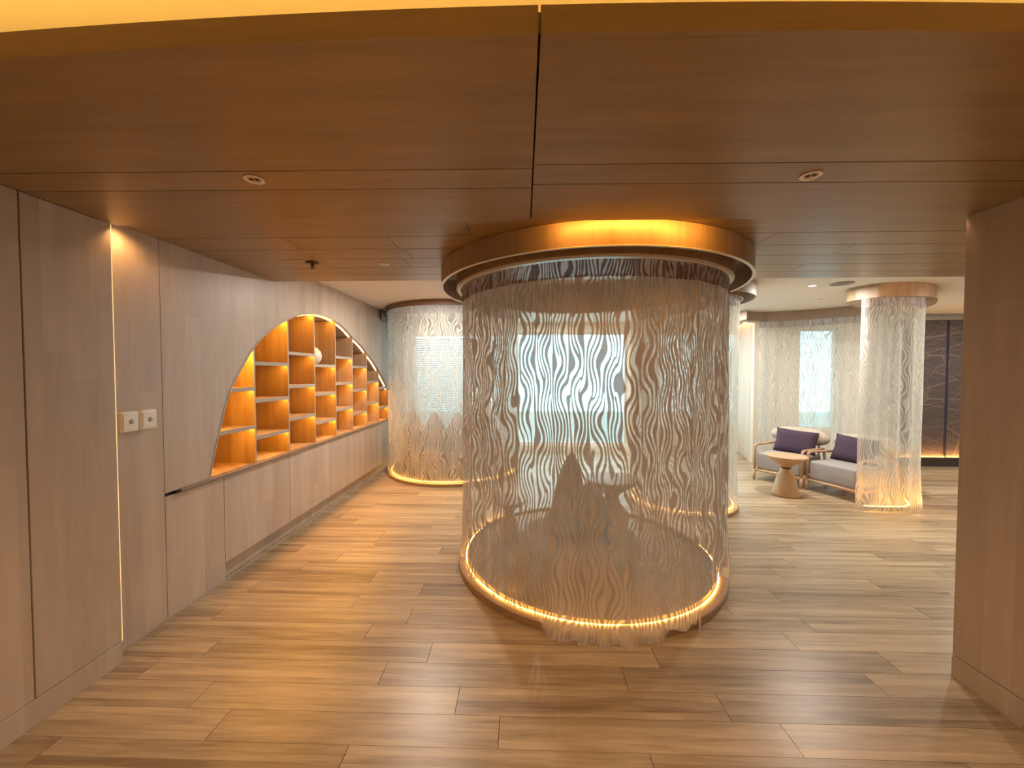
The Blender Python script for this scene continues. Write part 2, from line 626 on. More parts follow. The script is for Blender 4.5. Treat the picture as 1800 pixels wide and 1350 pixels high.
for (ya, za), (yb, zb) in zip(arc_pts, arc_pts[1:]):
    col_quad(up, ya, yb, za, zb, XL - 0.018, XL)
bx(up, XL - 0.018, XL, 2.247, arc_pts[0][0], 0.775, zt)
bx(up, XL - 0.018, XL, arc_pts[-1][0], y_end, 0.775, zt)
bmesh.ops.remove_doubles(up, verts=up.verts, dist=0.0004)
obj('panel', up, 'wall_wood', wall_left)
box('panel', (XL - 0.018, XL, 2.247, 2.70, 0.0, 0.752), 'wall_wood', wall_left)

# arched bookcase recessed in the wall
bc = thing('bookcase', 'arched wooden shelf niche glowing amber in the left wall', 'bookcase', (XL, 4.4, 0.775))
ox, oy, oz = XL, 4.4, 0.775
DEP = 0.36


def lb(name, d, mat, parent, bevel=0.0):
    return box(name, (d[0] - ox, d[1] - ox, d[2] - oy, d[3] - oy, d[4] - oz, d[5] - oz), mat, parent, bevel)


lb('back_panel', (XL - DEP - 0.012, XL - DEP, 2.56, 6.4, 0.775, 2.14), 'niche_wood', bc)
lb('bottom_board', (XL - DEP, XL - 0.004, 2.585, 6.37, 0.762, 0.782), 'niche_wood', bc)
lin = bmesh.new()
for (ya, za), (yb, zb) in zip(arc_pts, arc_pts[1:]):
    d = Vector((yb - ya, zb - za)).normalized()
    n2 = Vector((-d.y, d.x)) * 0.014
    q = [(ya, za), (yb, zb), (yb + n2.x, zb + n2.y), (ya + n2.x, za + n2.y)]
    v = [lin.verts.new((x - ox, y - oy, z - oz)) for x in (XL - DEP, XL + 0.002) for (y, z) in q]
    for f in ((0, 1, 2, 3), (7, 6, 5, 4), (0, 4, 5, 1), (1, 5, 6, 2), (2, 6, 7, 3), (3, 7, 4, 0)):
        lin.faces.new([v[i] for i in f])
obj('arch_lining', lin, 'edge_wood', bc)


def arch_z(y):
    for (ya, za), (yb, zb) in zip(arc_pts, arc_pts[1:]):
        if ya <= y <= yb:
            return za + (zb - za) * (y - ya) / max(1e-6, yb - ya)
    return 0.775


DIV = [3.044, 3.493, 3.942, 4.386, 4.826, 5.27, 5.70, 6.10]
for y in DIV:
    lb('divider', (XL - DEP, XL - 0.006, y - 0.008, y + 0.008, 0.782, arch_z(y) - 0.004), 'niche_wood', bc)
    lb('front_edge', (XL - 0.006, XL - 0.001, y - 0.008, y + 0.008, 0.782, arch_z(y) - 0.006), 'edge_wood', bc)
odd, even = [1.075, 1.38, 1.69], [0.98, 1.28, 1.585]
cols = [(2.60, DIV[0])] + list(zip(DIV, DIV[1:])) + [(DIV[-1], 6.36)]


def arch_edge(z, side):
    """where the arch crosses height z, near or far side"""
    best = None
    for (ya, za), (yb, zb) in zip(arc_pts, arc_pts[1:]):
        if min(za, zb) <= z <= max(za, zb) and abs(zb - za) > 1e-6:
            y = ya + (z - za) / (zb - za) * (yb - ya)
            if (side < 0 and y < 4.1) or (side > 0 and y > 4.1):
                best = y
    return best


for k, (ya, yb) in enumerate(cols):
    for z in (odd if k % 2 == 0 else even):
        a, b = ya + 0.008, yb - 0.008
        if k == 0:
            e = arch_edge(z, -1)
            a = max(e + 0.005, 2.6) if e else a
        if k >= 4:
            e = arch_edge(z, 1)
            if e:
                b = min(b, e - 0.01)
        zc = min(arch_z(a + 0.01), arch_z(b - 0.01))
        if b - a < 0.08 or z > max(arch_z(a), arch_z(b)) - 0.09:
            continue
        sh = lb('shelf', (XL - DEP, XL - 0.012, a, b, z - 0.012, z + 0.010), 'niche_wood', bc)
        fe = lb('front_edge', (XL - 0.012, XL - 0.002, a, b, z - 0.020, z + 0.010), 'edge_wood', bc)
        lb('led_strip', (XL - 0.035, XL - 0.020, a + 0.01, b - 0.01, z - 0.0165, z - 0.0125), 'led_niche', bc)
# strips under the arch, one per column
for k, (ya, yb) in enumerate(cols):
    seg = [(y, z) for y, z in arc_pts if ya + 0.015 < y < yb - 0.015]
    seg = [(ya + 0.015, arch_z(ya + 0.015))] + seg + [(yb - 0.015, arch_z(yb - 0.015))]
    b = bmesh.new()
    for (y0, z0), (y1, z1) in zip(seg, seg[1:]):
        v = [b.verts.new((x - ox, y - oy, z - oz - dz)) for dz in (0.005, 0.009) for (x, y, z) in
             ((XL - 0.045, y0, z0), (XL - 0.045, y1, z1), (XL - 0.030, y1, z1), (XL - 0.030, y0, z0))]
        for f in ((0, 1, 2, 3), (7, 6, 5, 4), (0, 4, 5, 1), (2, 6, 7, 3)):
            b.faces.new([v[i] for i in f])
    obj('led_strip', b, 'led_arch' if k >= 4 else 'led_niche', bc)

# ledge and low cupboards under the niche
tag(box('wall_ledge', (XL - 0.018, XL + 0.022, 2.335, 7.42, 0.754, 0.774), plain('ledge_brown', (0.22, 0.165, 0.125), 0.45), bevel=0.003),
    'long thin brown ledge running under the amber shelf niche', 'ledge')
cb_ = thing('low_cupboard', 'built-in run of flat timber cupboard doors below the amber shelf niche', 'cupboard', (XL, 4.4, 0))
ds = [2.703, 3.483, 4.255, 5.03, 5.80, 6.57, 7.40]
for a, b in zip(ds, ds[1:]):
    box('door', (-0.018, 0.0, a + 0.002 - 4.4, b - 0.002 - 4.4, 0.125, 0.752), 'wall_wood', cb_, bevel=0.0015)
box('carcass', (-0.40, -0.021, 2.70 - 4.4, 3.0, 0.125, 0.752), 'groove', cb_)
box('kickboard', (-0.06, -0.045, 2.33 - 4.4, 3.0, 0.0, 0.125), 'wall_wood', cb_)
tag(box('baseboard_left', (XL, XL + 0.004, 1.905, 7.42, 0.0, 0.012), 'edge_wood'), kind='structure')
tag(box('baseboard_front', (XLF - 0.015, XLF + 0.002, -3.0, 1.906, 0.0, 0.112), 'wall_wood', bevel=0.0015), kind='structure')

# right block of the portal
wr = bmesh.new()
bx(wr, XR + 0.015, 8.6, 1.72, 1.92, 0, 2.75)
bx(wr, XR + 0.015, 2.4, -3.1, 1.72, 0, 2.75)
wall_right = tag(obj('wall_right', wr, 'cream'), kind='structure')
box('panel', (XR, XR + 0.015, 0.6, 1.935, 0.115, Z_SOF), 'wall_wood', wall_right, bevel=0.0015)
box('panel', (XR, XR + 0.015, -3.0, 0.594, 0.115, Z_SOF), 'wall_wood', wall_right)
box('panel', (XR + 0.0155, 2.75, 1.921, 1.935, 0.0, Z_SOF + .03), 'wall_wood', wall_right)
tag(box('baseboard_right', (XR - 0.002, XR + 0.015, -3.0, 1.936, 0.0, 0.112), 'wall_wood', bevel=0.0015), kind='structure')
tag(box('wall_back', (-2.75, 2.5, -3.15, -3.0, 0, 2.75), 'cream'), kind='structure')
tag(box('wall_end', (8.5, 8.65, 1.9, 6.7, 0, 2.6), 'cream'), kind='structure')

# ceilings: corridor, lounge and the timber lids
cl = bmesh.new()
bx(cl, -2.75, 8.65, 3.30, 7.6, Z_CEIL, Z_CEIL + 0.15)
bx(cl, 4.6, 8.65, 1.9, 3.30, Z_CEIL, Z_CEIL + 0.15)
ceiling = tag(obj('ceiling', cl, 'plaster'), kind='structure')
box('corridor_ceiling', (-2.75, 2.5, -3.1, 1.9, 2.62, 2.75), 'offwhite', ceiling)
box('backing', (-2.2, 4.6, 1.90, 3.30, Z_LID + 0.10, Z_LID + 0.3), 'groove', ceiling)
box('backing', (-2.2, 4.6, 3.27, 3.30, Z_LID + 0.015, Z_LID + 0.1), 'plaster', ceiling)
ysl = [1.985, 2.24, 2.455, 2.67, 2.885, 3.09, 3.30]
joints = [[-0.3, 2.9], [-1.41, -0.79, 1.43, 3.0], [-0.76, 2.05, 3.6], [-1.41, -0.84, 1.43, 3.0], [2.05, 0.4], [-1.43, 1.43, 3.2]]
for r_, (ya, yb) in enumerate(zip(ysl, ysl[1:])):
    xs = [-2.155] + sorted(joints[r_]) + [4.6]
    for a, b in zip(xs, xs[1:]):
        box('ceiling_panel', (a + 0.002, b - 0.002, ya + 0.003, yb - 0.003, Z_LID, Z_LID + 0.015), 'lid_wood', ceiling)
box('backing', (-2.2, 4.6, 1.985, 3.29, Z_LID + 0.012, Z_LID + 0.03), 'groove', ceiling)


def y_cove(x):
    return 0.890 + 0.0215 * (x - 0.15) ** 2 + 0.008 * (x - 0.15)


XSEAM = 0.035
for xa, xb in ((-2.07, XSEAM - 0.003), (XSEAM + 0.003, 2.115)):
    b = bmesh.new()
    n = 24
    pts = [(xa + (xb - xa) * i / n, y_cove(xa + (xb - xa) * i / n)) for i in range(n + 1)]
    prism(b, pts + [(xb, 1.440), (xa, 1.414)], Z_SOF, Z_SOF + 0.02)
    obj('ceiling_panel', b, 'lid_wood', ceiling)
    b = bmesh.new()
    prism(b, [(xa, 1.419), (xb, 1.445), (xb, 1.588), (xa, 1.559)], Z_SOF, Z_SOF + 0.02)
    obj('ceiling_panel', b, 'lid_wood', ceiling)
    b = bmesh.new()
    prism(b, [(xa, 1.564), (xb, 1.593), (xb, 1.94), (xa, 1.93)], Z_SOF, Z_SOF + 0.02)
    obj('ceiling_panel', b, 'lid_wood', ceiling)
    b = bmesh.new()
    band(b, [(p[0], p[1] - 0.006) for p in pts], 0.012, Z_SOF, 2.312)
    obj('fascia', b, 'lid_wood', ceiling)
box('backing', (-2.09, 2.12, 1.0, 1.93, Z_SOF + 0.021, Z_SOF + 0.035), 'groove', ceiling)
box('return_board', (-2.155, 2.12, 1.918, 1.93, Z_SOF + 0.03, 2.62), 'lid_wood', ceiling)
box('backing', (XSEAM - 0.04, XSEAM + 0.04, 0.905, 1.05, Z_SOF + 0.021, Z_SOF + 0.03), 'groove', ceiling)
box('backing', (XSEAM - 0.04, XSEAM + 0.04, 0.893, 0.900, Z_SOF + 0.021, 2.31), 'lid_wood', ceiling)
lc = bmesh.new()
for i in range(40):
    xa, xb = -2.05 + 4.15 * i / 40, -2.05 + 4.15 * (i + 1) / 40
    prism(lc, [(xa, y_cove(xa) + 0.06), (xb, y_cove(xb) + 0.06), (xb, y_cove(xb) + 0.085), (xa, y_cove(xa) + 0.085)], 2.286, 2.296)
obj('led_strip', lc, 'led_cove', ceiling)

# upright light slot in the corner of the left wall, and small lamps hidden in the ceiling slot
tag(box('slot_lamp', (XLF - 0.007, XLF - 0.0005, 1.9055, 1.909, 0.115, 2.248), 'led_slot'),
    'thin upright glowing strip where the two left wall planes meet', 'lamp')
spot('slot_light_left', (XLF + 0.02, 1.958, 2.284), (0, 0, 0), 5, (1.0, 0.5, 0.17), 2.85, 0.7, 0.012)
spot('slot_light_right', (2.10, 1.962, 2.285), (0, 0, 0), 0.7, (1.0, 0.5, 0.3), 1.7, 0.9, 0.012)
area('slot_light_middle', (0.58, 1.946, 2.284), (rad(50), 0, 0), 0.85, 0.014, 2.6, (1.0, 0.42, 0.06))

# far walls
fw = bmesh.new()
WIN = [(-2.13, -0.85, 0.42, 2.27), (-0.68, 1.98, 0.12, 2.28), (2.35, 4.07, 0.44, 2.28)]
YW = 7.42
xs = -2.75
for (a, b, z0, z1) in WIN:
    bx(fw, xs, a, YW, YW + 0.18, 0, 2.6)
    bx(fw, a, b, YW, YW + 0.18, 0, z0)
    bx(fw, a, b, YW, YW + 0.18, z1, 2.6)
    xs = b
bx(fw, xs, 4.2, YW, YW + 0.18, 0, 2.6)
tag(obj('wall_far', fw, 'cream'), kind='structure')
fs = bmesh.new()
prism(fs, [(4.10, 7.44), (3.86, 6.61), (4.02, 6.72), (4.30, 7.44)], 0, 2.6)
W3 = (4.60, 5.25, 0.55, 2.25)
bx(fs, 3.86, W3[0], 6.6, 6.75, 0, 2.6)
bx(fs, W3[0], W3[1], 6.6, 6.75, 0, W3[2])
bx(fs, W3[0], W3[1], 6.6, 6.75, W3[3], 2.6)
bx(fs, W3[1], 8.65, 6.6, 6.75, 0, 2.6)
wall_side = tag(obj('wall_side', fs, 'cream'), kind='structure')
bb = bmesh.new()
band(bb, [(4.085, 7.42), (3.852, 6.592), (6.3, 6.592)], 0.014, 0, 0.09)
tag(obj('baseboard_far', bb, 'frame'), kind='structure')
bb = bmesh.new()
bx(bb, -2.1, 4.08, YW - 0.012, YW, 0, 0.09)
tag(obj('baseboard_window', bb, 'frame'), kind='structure')


def window(n, x0, x1, z0, z1, y, mull):
    w_ = tag(bpy.data.objects.new('window_%d' % n, None), kind='structure')
    COL.objects.link(w_)
    w_.location = ((x0 + x1) / 2, y + 0.08, z0)
    cx_ = (x0 + x1) / 2
    b = bmesh.new()
    t = 0.045
    h = z1 - z0
    X0, X1 = x0 - cx_, x1 - cx_
    bx(b, X0, X0 + t, -0.03, 0.03, 0, h)
    bx(b, X1 - t, X1, -0.03, 0.03, 0, h)
    bx(b, X0 + t, X1 - t, -0.03, 0.03, 0, t)
    bx(b, X0 + t, X1 - t, -0.03, 0.03, h - t, h)
    obj('window_frame', b, 'frame', w_)
    step = (X1 - X0) / (mull + 1)
    for k in range(mull):
        box('mullion', (X0 + step * (k + 1) - 0.02, X0 + step * (k + 1) + 0.02, -0.03, 0.03, t, h - t), 'frame', w_)
    for k in range(mull + 1):
        box('pane', (X0 + step * k + 0.03, X0 + step * (k + 1) - 0.03, -0.004, 0.004, t, h - t), 'pane', w_)
    area('daylight_portal', (cx_, y + 0.17, (z0 + z1) / 2), (rad(-90), 0, 0), x1 - x0, z1 - z0, 10, (1, 1, 1), portal=True)


window(1, *WIN[0], YW, 0)
window(2, *WIN[1], YW, 0)
window(3, *WIN[2], YW, 1)
window(4, *W3, 6.6, 0)


def blind(x0, x1, z0, z1, y, label, tilt):
    t_ = thing('venetian_blind', label, 'blind', ((x0 + x1) / 2, y, z0), 0)
    hw = (x1 - x0) / 2
    box('head_rail', (-hw, hw, -0.02, 0.02, z1 - z0 - 0.04, z1 - z0), 'blind', t_)
    box('bottom_rail', (-hw, hw, -0.018, 0.018, 0, 0.018), 'blind', t_)
    b = bmesh.new()
    z = 0.05
    ct, st = math.cos(tilt) * 0.019, math.sin(tilt) * 0.019
    while z < z1 - z0 - 0.06:
        v = [b.verts.new(p) for p in ((-hw, -ct, z - st), (hw, -ct, z - st), (hw, ct, z + st), (-hw, ct, z + st))]
        u = [b.verts.new((p.co.x, p.co.y, p.co.z + 0.002)) for p in v]
        b.faces.new(v)
        b.faces.new(u[::-1])
        for i in range(4):
            b.faces.new((v[i], u[i], u[(i + 1) % 4], v[(i + 1) % 4]))
        z += 0.042
    tag(obj('slat', b, 'blind', t_), kind='stuff')


blind(-2.10, -0.88, 0.46, 2.24, YW - 0.03, 'white slatted blind behind the far left curtained pod', 1.0)
blind(2.40, 4.05, 0.48, 2.26, YW - 0.03, 'white slatted blind beside the plain sheer drape', 0.35)

tag(box('deck_outside', (-4, 8.6, 7.62, 10.5, -0.25, -0.05), 'frame'), kind='structure')
tag(box('bulwark_outside', (-4, 8.6, 8.9, 9.0, -0.05, 0.62), 'frame'), kind='structure')

# dark stone feature wall on the right
sw = bpy.data.objects.new('wall_stone', None)
COL.objects.link(sw)
tag(sw, kind='structure')
sw.location = (7.2, 6.46, 0)
for a, b in ((6.03, 6.82), (6.865, 7.7), (7.745, 8.5)):
    box('stone_panel', (a - 7.2, b - 7.2, 0.0, 0.03, 0.116, 2.36), 'web', sw)
for a in (6.82, 7.70):
    box('joint_strip', (a - 7.2, a + 0.045 - 7.2, 0.008, 0.03, 0.116, 2.36), 'joint', sw)
box('plinth', (6.0 - 7.2, 8.5 - 7.2, -0.10, 0.13, 0.0, 0.115), 'dark', sw)
box('plinth_lip', (6.0 - 7.2, 8.5 - 7.2, -0.10, -0.09, 0.115, 0.150), 'dark', sw)
box('led_strip', (6.05 - 7.2, 8.5 - 7.2, -0.075, -0.065, 0.117, 0.125), 'led_dark', sw)
box('backing', (6.0 - 7.2, 8.5 - 7.2, 0.035, 0.13, 0.115, 2.36), 'dark', sw)

# ------------------------------------------------------------------ curtained pods


def lerp(a, b, t):
    return a + (b - a) * t


def sstep(a, b, x):
    t = min(1, max(0, (x - a) / (b - a)))
    return t * t * (3 - 2 * t)


def curtain(name, path, zt_, zb_fn, ro_fn, label, cat, group, mat='cloth', hmat='header', seed=0, amp=0.019, fold=0.14, hh=0.085, full=1.18, nz=40):
    """a cloth hung along a plan path; zb_fn / ro_fn give hem height and outward spread by path fraction"""
    rnd = random.Random(seed)
    # resample by arc length
    P = [Vector(p) for p in path]
    S = [0]
    for a, b in zip(P, P[1:]):
        S.append(S[-1] + (b - a).length)
    tot = S[-1]
    n = max(24, int(tot / 0.014))
    out = []
    k = 0
    for i in range(n + 1):
        s = tot * i / n
        while k < len(S) - 2 and S[k + 1] < s:
            k += 1
        t = (s - S[k]) / max(1e-9, S[k + 1] - S[k])
        p = P[k].lerp(P[k + 1], t)
        d = (P[k + 1] - P[k]).normalized()
        out.append((s, p, Vector((d.y, -d.x))))
    # irregular folds
    ph = [rnd.uniform(0, 6.28) for _ in range(4)]

    def foldoff(s, h):
        f = math.sin(2 * PI * s / fold + 1.3 * math.sin(2 * PI * s / (fold * 4.3) + ph[0]) + ph[1] + 0.5 * h)
        g = math.sin(2 * PI * s / (fold * 2.6) + ph[2] + 0.9 * h)
        m_ = 0.55 + 0.45 * math.sin(2 * PI * s / (fold * 6.1) + ph[3])
        sharp = (abs(f) ** 0.7) * (1 if f > 0 else -1)
        return amp * (sharp * m_ + 0.5 * g)

    def pleat(s):
        return 0.006 * math.sin(2 * PI * s / 0.033 + math.sin(s * 9))
    root = thing(name, label, cat, (out[n // 2][1].x, out[n // 2][1].y, 0), 0, group)
    c0 = Vector((out[n // 2][1].x, out[n // 2][1].y))
    bm_ = bmesh.new()
    uvl = bm_.loops.layers.uv.new('UVMap')
    grid, uvs = [], {}
    ztop = zt_ - hh
    u_off = rnd.uniform(0, 30)
    for i, (s, p, nn) in enumerate(out):
        colv = []
        f = i / n
        zb = zb_fn(f) + 0.006 * math.sin(s * 60 + seed)
        ro = ro_fn(f)
        for j in range(nz + 1):
            t = j / nz
            z = lerp(ztop, zb, t)
            h = ztop - z
            off = foldoff(s, h) * (0.35 + 0.65 * sstep(0, 1.2, h)) + pleat(s) * (1 - sstep(0, 0.5, h))
            off += ro * sstep(0.55, 0.03, z)
            if z < 0.25:
                off += 0.010 * math.sin(s * 38 + seed) * sstep(0.25, 0.0, z)
            q = p + nn * off
            v = bm_.verts.new((q.x - c0.x, q.y - c0.y, z))
            uvs[v] = (u_off + s * full, z)
            colv.append(v)
        grid.append(colv)
    for i in range(n):
        for j in range(nz):
            fa = bm_.faces.new((grid[i][j], grid[i + 1][j], grid[i + 1][j + 1], grid[i][j + 1]))
            for l in fa.loops:
                l[uvl].uv = uvs[l.vert]
    obj('curtain_cloth', bm_, mat, root, smooth=True)
    # gathered heading tape
    b2 = bmesh.new()
    uv2 = b2.loops.layers.uv.new('UVMap')
    uvs2 = {}
    gr = []
    for i, (s, p, nn) in enumerate(out):
        cv = []
        for j in range(5):
            t = j / 4
            z = lerp(zt_, ztop - 0.012, t)
            off = pleat(s) * 1.2 + foldoff(s, 0) * 0.35 * t + 0.002
            q = p + nn * off
            cv.append(b2.verts.new((q.x - c0.x, q.y - c0.y, z)))
            uvs2[cv[-1]] = (u_off + s * full * 1.15, z)
        gr.append(cv)
    for i in range(n):
        for j in range(4):
            fa = b2.faces.new((gr[i][j], gr[i + 1][j], gr[i + 1][j + 1], gr[i][j + 1]))
            for l in fa.loops:
                l[uv2].uv = uvs2[l.vert]
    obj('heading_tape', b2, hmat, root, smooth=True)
    return root


def led_ring(root, c, r, z, a0=0, a1=2 * PI):
    b = bmesh.new()
    n = 80
    pts = [(c[0] + r * math.cos(a0 + (a1 - a0) * i / n), c[1] + r * math.sin(a0 + (a1 - a0) * i / n), z) for i in range(n + (0 if a1 - a0 > 6.28 else 1))]
    tube(b, pts, 0.004, 6, closed=(a1 - a0 > 6.28))
    lip = bmesh.new()  # low rim added to hide the far side of the glowing strip
    band(lip, ring((c[0], c[1]), r - 0.022, 96), 0.010, z - 0.010, z + 0.018, closed=True)
    obj('led_shield', lip, 'plinth', root)
    return obj('led_strip', b, 'led_base', root)


# --- the large pod in the middle
CM = (0.51, 3.17)
AX = math.atan2(-CM[1], -CM[0])          # direction from the pod's centre to the entrance of the room
pl = thing('round_plinth', 'low round timber plinth under the large middle curtained pod', 'plinth', (CM[0], CM[1], 0))
b = bmesh.new()
lathe(b, [(0, 0.0), (1.028, 0.0), (1.034, 0.004), (1.034, 0.044), (1.030, 0.048), (0, 0.048)], 96)
obj('plinth_deck', b, 'plinth', pl)
led_ring(pl, (0, 0), 0.972, 0.054)


def hoop_top(x, y):
    return Z_CEIL - 0.002 if y + CM[1] > 3.34 else Z_LID - 0.002


cn = thing('pod_canopy', 'large round timber canopy glowing orange above the middle pod', 'canopy', (CM[0], CM[1], 0))
b = bmesh.new()
band(b, ring((0, 0), 1.15, 128), 0.016, 2.157, hoop_top, closed=True)
obj('outer_hoop', b, 'canopy_wood', cn)
b = bmesh.new()
band(b, ring((0, 0), 1.152, 128), 0.020, 2.153, 2.157, closed=True)
obj('hoop_edging', b, 'track', cn)
b = bmesh.new()
band(b, ring((0, 0), 1.035, 128), 0.014, 2.150, hoop_top, closed=True)
obj('inner_hoop', b, 'canopy_wood', cn)
b = bmesh.new()
band(b, ring((0, 0), 1.02, 128), 0.016, 2.138, 2.150, closed=True)
obj('curtain_track', b, 'track', cn)


def aarc(c, r, d0, d1, n=90, ax=AX):
    return arc(c, r, ax + rad(d0), ax + rad(d1), n)


def zbA(f):
    d = lerp(-128, 38, f)
    return 0.058 - 0.050 * sstep(-16, -11, d) + 0.03 * sstep(22, 28, d) + 0.02 * sstep(-60, -45, d) * (1 - sstep(-35, -25, d))


def roA(f):
    d = lerp(-128, 38, f)
    return 0.01 + 0.085 * sstep(-17, -10, d) - 0.035 * sstep(20, 27, d)


def zbB(f):
    d = lerp(36, 150, f)
    return 0.015 + 0.045 * sstep(38, 42, d) + 0.09 * sstep(45, 52, d) * (1 - 0.5 * sstep(64, 69, d))


def roB(f):
    d = lerp(36, 150, f)
    return 0.07 - 0.09 * sstep(38, 46, d) + 0.04 * sstep(62, 70, d)


GP = 'patterned sheer curtains of the round pods'
curtain('pod_curtain', aarc(CM, 0.990, -128, 38), 2.136, zbA, roA, 'wide left curtain of the large middle pod, hem trailing on the floor', 'curtain', GP, seed=3, amp=0.017)
curtain('pod_curtain', aarc(CM, 1.004, 36, 150), 2.136, zbB, roB, 'right curtain of the large middle pod, hem lifted off the glowing plinth', 'curtain', GP, seed=8, fold=0.12, amp=0.02)

# --- the narrower pod right behind it
CN2 = (1.843, 4.562)
pl = thing('round_plinth', 'small round plinth glimpsed behind the large middle pod at its right edge', 'plinth', (CN2[0], CN2[1], 0))
b = bmesh.new()
lathe(b, [(0, 0.0), (0.590, 0.0), (0.595, 0.004), (0.595, 0.04), (0, 0.045)], 64)
obj('plinth_deck', b, 'plinth', pl)
led_ring(pl, (0, 0), 0.54, 0.054)
cn = thing('pod_canopy', 'small round canopy behind the right edge of the large middle pod', 'canopy', (CN2[0], CN2[1], 0))
b = bmesh.new()
band(b, ring((0, 0), 0.715, 80), 0.016, 2.31, Z_CEIL - 0.002, closed=True)
obj('outer_hoop', b, 'canopy_grey', cn)
b = bmesh.new()
band(b, ring((0, 0), 0.60, 80), 0.014, 2.30, Z_CEIL - 0.002, closed=True)
obj('inner_hoop', b, 'canopy_wood', cn)
curtain('pod_curtain', arc(CN2, 0.567, 0.0 - 4.6, 0.9, 80), 2.30, lambda f: 0.055, lambda f: 0.012,
        'pale curtain of the narrow pod just behind the large middle pod', 'curtain', GP, mat='cloth_far', hmat='header_far', seed=12, amp=0.012)

# --- the pod at the far left
CL = (-1.07, 6.02)
AXL = math.atan2(-CL[1], -CL[0])
pl = thing('round_plinth', 'round plinth with amber rim light under the far left pod', 'plinth', (CL[0], CL[1], 0))
b = bmesh.new()
lathe(b, [(0, 0.0), (1.012, 0.0), (1.016, 0.004), (1.016, 0.04), (0, 0.045)], 80)
obj('plinth_deck', b, 'plinth', pl)
led_ring(pl, (0, 0), 0.955, 0.054)
cn = thing('pod_canopy', 'thin dark-edged round canopy above the far left pod by the shelf wall', 'canopy', (CL[0], CL[1], 0))
b = bmesh.new()
band(b, ring((0, 0), 1.02, 96), 0.014, 2.385, Z_CEIL - 0.002, closed=True)
obj('inner_hoop', b, plain('dark_canopy_edge', (0.17, 0.10, 0.07), 0.5), cn)
b = bmesh.new()
band(b, arc((0, 0), 1.075, AXL - rad(170), AXL - rad(84), 40), 0.014, 2.30, Z_CEIL - 0.002)
obj('outer_hoop', b, 'canopy_grey', cn)
curtain('pod_curtain', aarc(CL, 0.985, -120, 125, 120, AXL), 2.385, lambda f: 0.06, lambda f: 0.008,
        'pale patterned curtain of the far left pod beside the shelf wall', 'curtain', GP, mat='cloth_far', hmat='header_far', seed=21, amp=0.012, fold=0.2)

# --- the curtain column on the right and the long wavy canopy behind the chairs
cn = thing('column_canopy', 'short rounded timber canopy above the curtain column at the right', 'canopy', (4.3, 4.7, 0))
pp = [(3.70, 4.56), (3.775, 4.31), (3.86, 4.255), (4.05, 4.235), (4.27, 4.26), (4.5, 4.37), (4.74, 4.60), (4.92, 4.83), (4.98, 5.08), (4.80, 5.3), (4.45, 5.1), (4.0, 4.85)]
pp = [(x - 4.3, y - 4.7) for x, y in pp]
b = bmesh.new()
prism(b, smooth_path(pp, 5, closed=True), 2.315, Z_CEIL - 0.002)
obj('canopy_body', b, 'canopy_wood', cn)
colpath = smooth_path([(3.70, 4.37), (3.74, 4.30), (3.98, 4.275), (4.2, 4.285), (4.33, 4.335), (4.44, 4.45), (4.50, 4.62)], 8)
curtain('column_curtain', colpath, 2.312, lambda f: 0.012 + 0.03 * sstep(0.75, 0.85, f), lambda f: 0.02 * (1 - sstep(0.7, 0.9, f)),
        'narrow column of patterned curtain in front of the right-hand lounge chair', 'curtain', GP, mat='cloth_far', hmat='header_far', seed=30, amp=0.016, fold=0.13)
lk = thing('floor_light', 'low amber strip light at the foot of the curtain column', 'lamp', (4.2, 4.4, 0))
b = bmesh.new()
band(b, [(x - 4.2, y - 4.4) for x, y in [(3.78, 4.375), (4.0, 4.35), (4.2, 4.36), (4.32, 4.42), (4.40, 4.52), (4.44, 4.60)]], 0.03, 0, 0.025)
obj('light_base', b, 'plinth', lk)
b = bmesh.new()
band(b, [(x - 4.2, y - 4.4) for x, y in [(3.79, 4.375), (4.0, 4.35), (4.2, 4.36), (4.32, 4.42), (4.40, 4.52), (4.438, 4.595)]], 0.012, 0.025, 0.033)
obj('led_strip', b, 'led_base', lk)

area('floor_light_glow', (4.12, 4.40, 0.045), (rad(180), 0, rad(5)), 0.6, 0.03, 3.0, (1.0, 0.48, 0.10))
wc = [(3.36, 5.95), (3.45, 6.10), (3.78, 6.22), (4.15, 6.10), (4.43, 5.93), (4.64, 5.70), (4.76, 5.46), (4.86, 5.15)]
cn = thing('wavy_canopy', 'long wavy timber canopy band over the curtain behind both chairs', 'canopy', (4.1, 6.0, 0))
b = bmesh.new()
front = smooth_path([(x - 4.1, y - 6.0) for x, y in wc], 8)
prism(b, front + [(1.1, -0.8), (0.95, -0.2), (0.6, 0.15), (0.1, 0.35), (-0.4, 0.42), (-0.74, 0.2)], 2.315, Z_CEIL - 0.002)
obj('canopy_body', b, 'canopy_grey', cn)
wp = smooth_path([(3.73, 6.27), (3.80, 6.26), (4.16, 6.14), (4.45, 5.97), (4.67, 5.74), (4.80, 5.48), (4.90, 5.17)], 10)
curtain('alcove_curtain', wp, 2.315, lambda f: 0.03, lambda f: 0.0, 'wide pale curtain behind the two lounge chairs, daylight window showing through', 'curtain', GP,
        mat='cloth_far', hmat='header_far', seed=40, amp=0.014, fold=0.16)
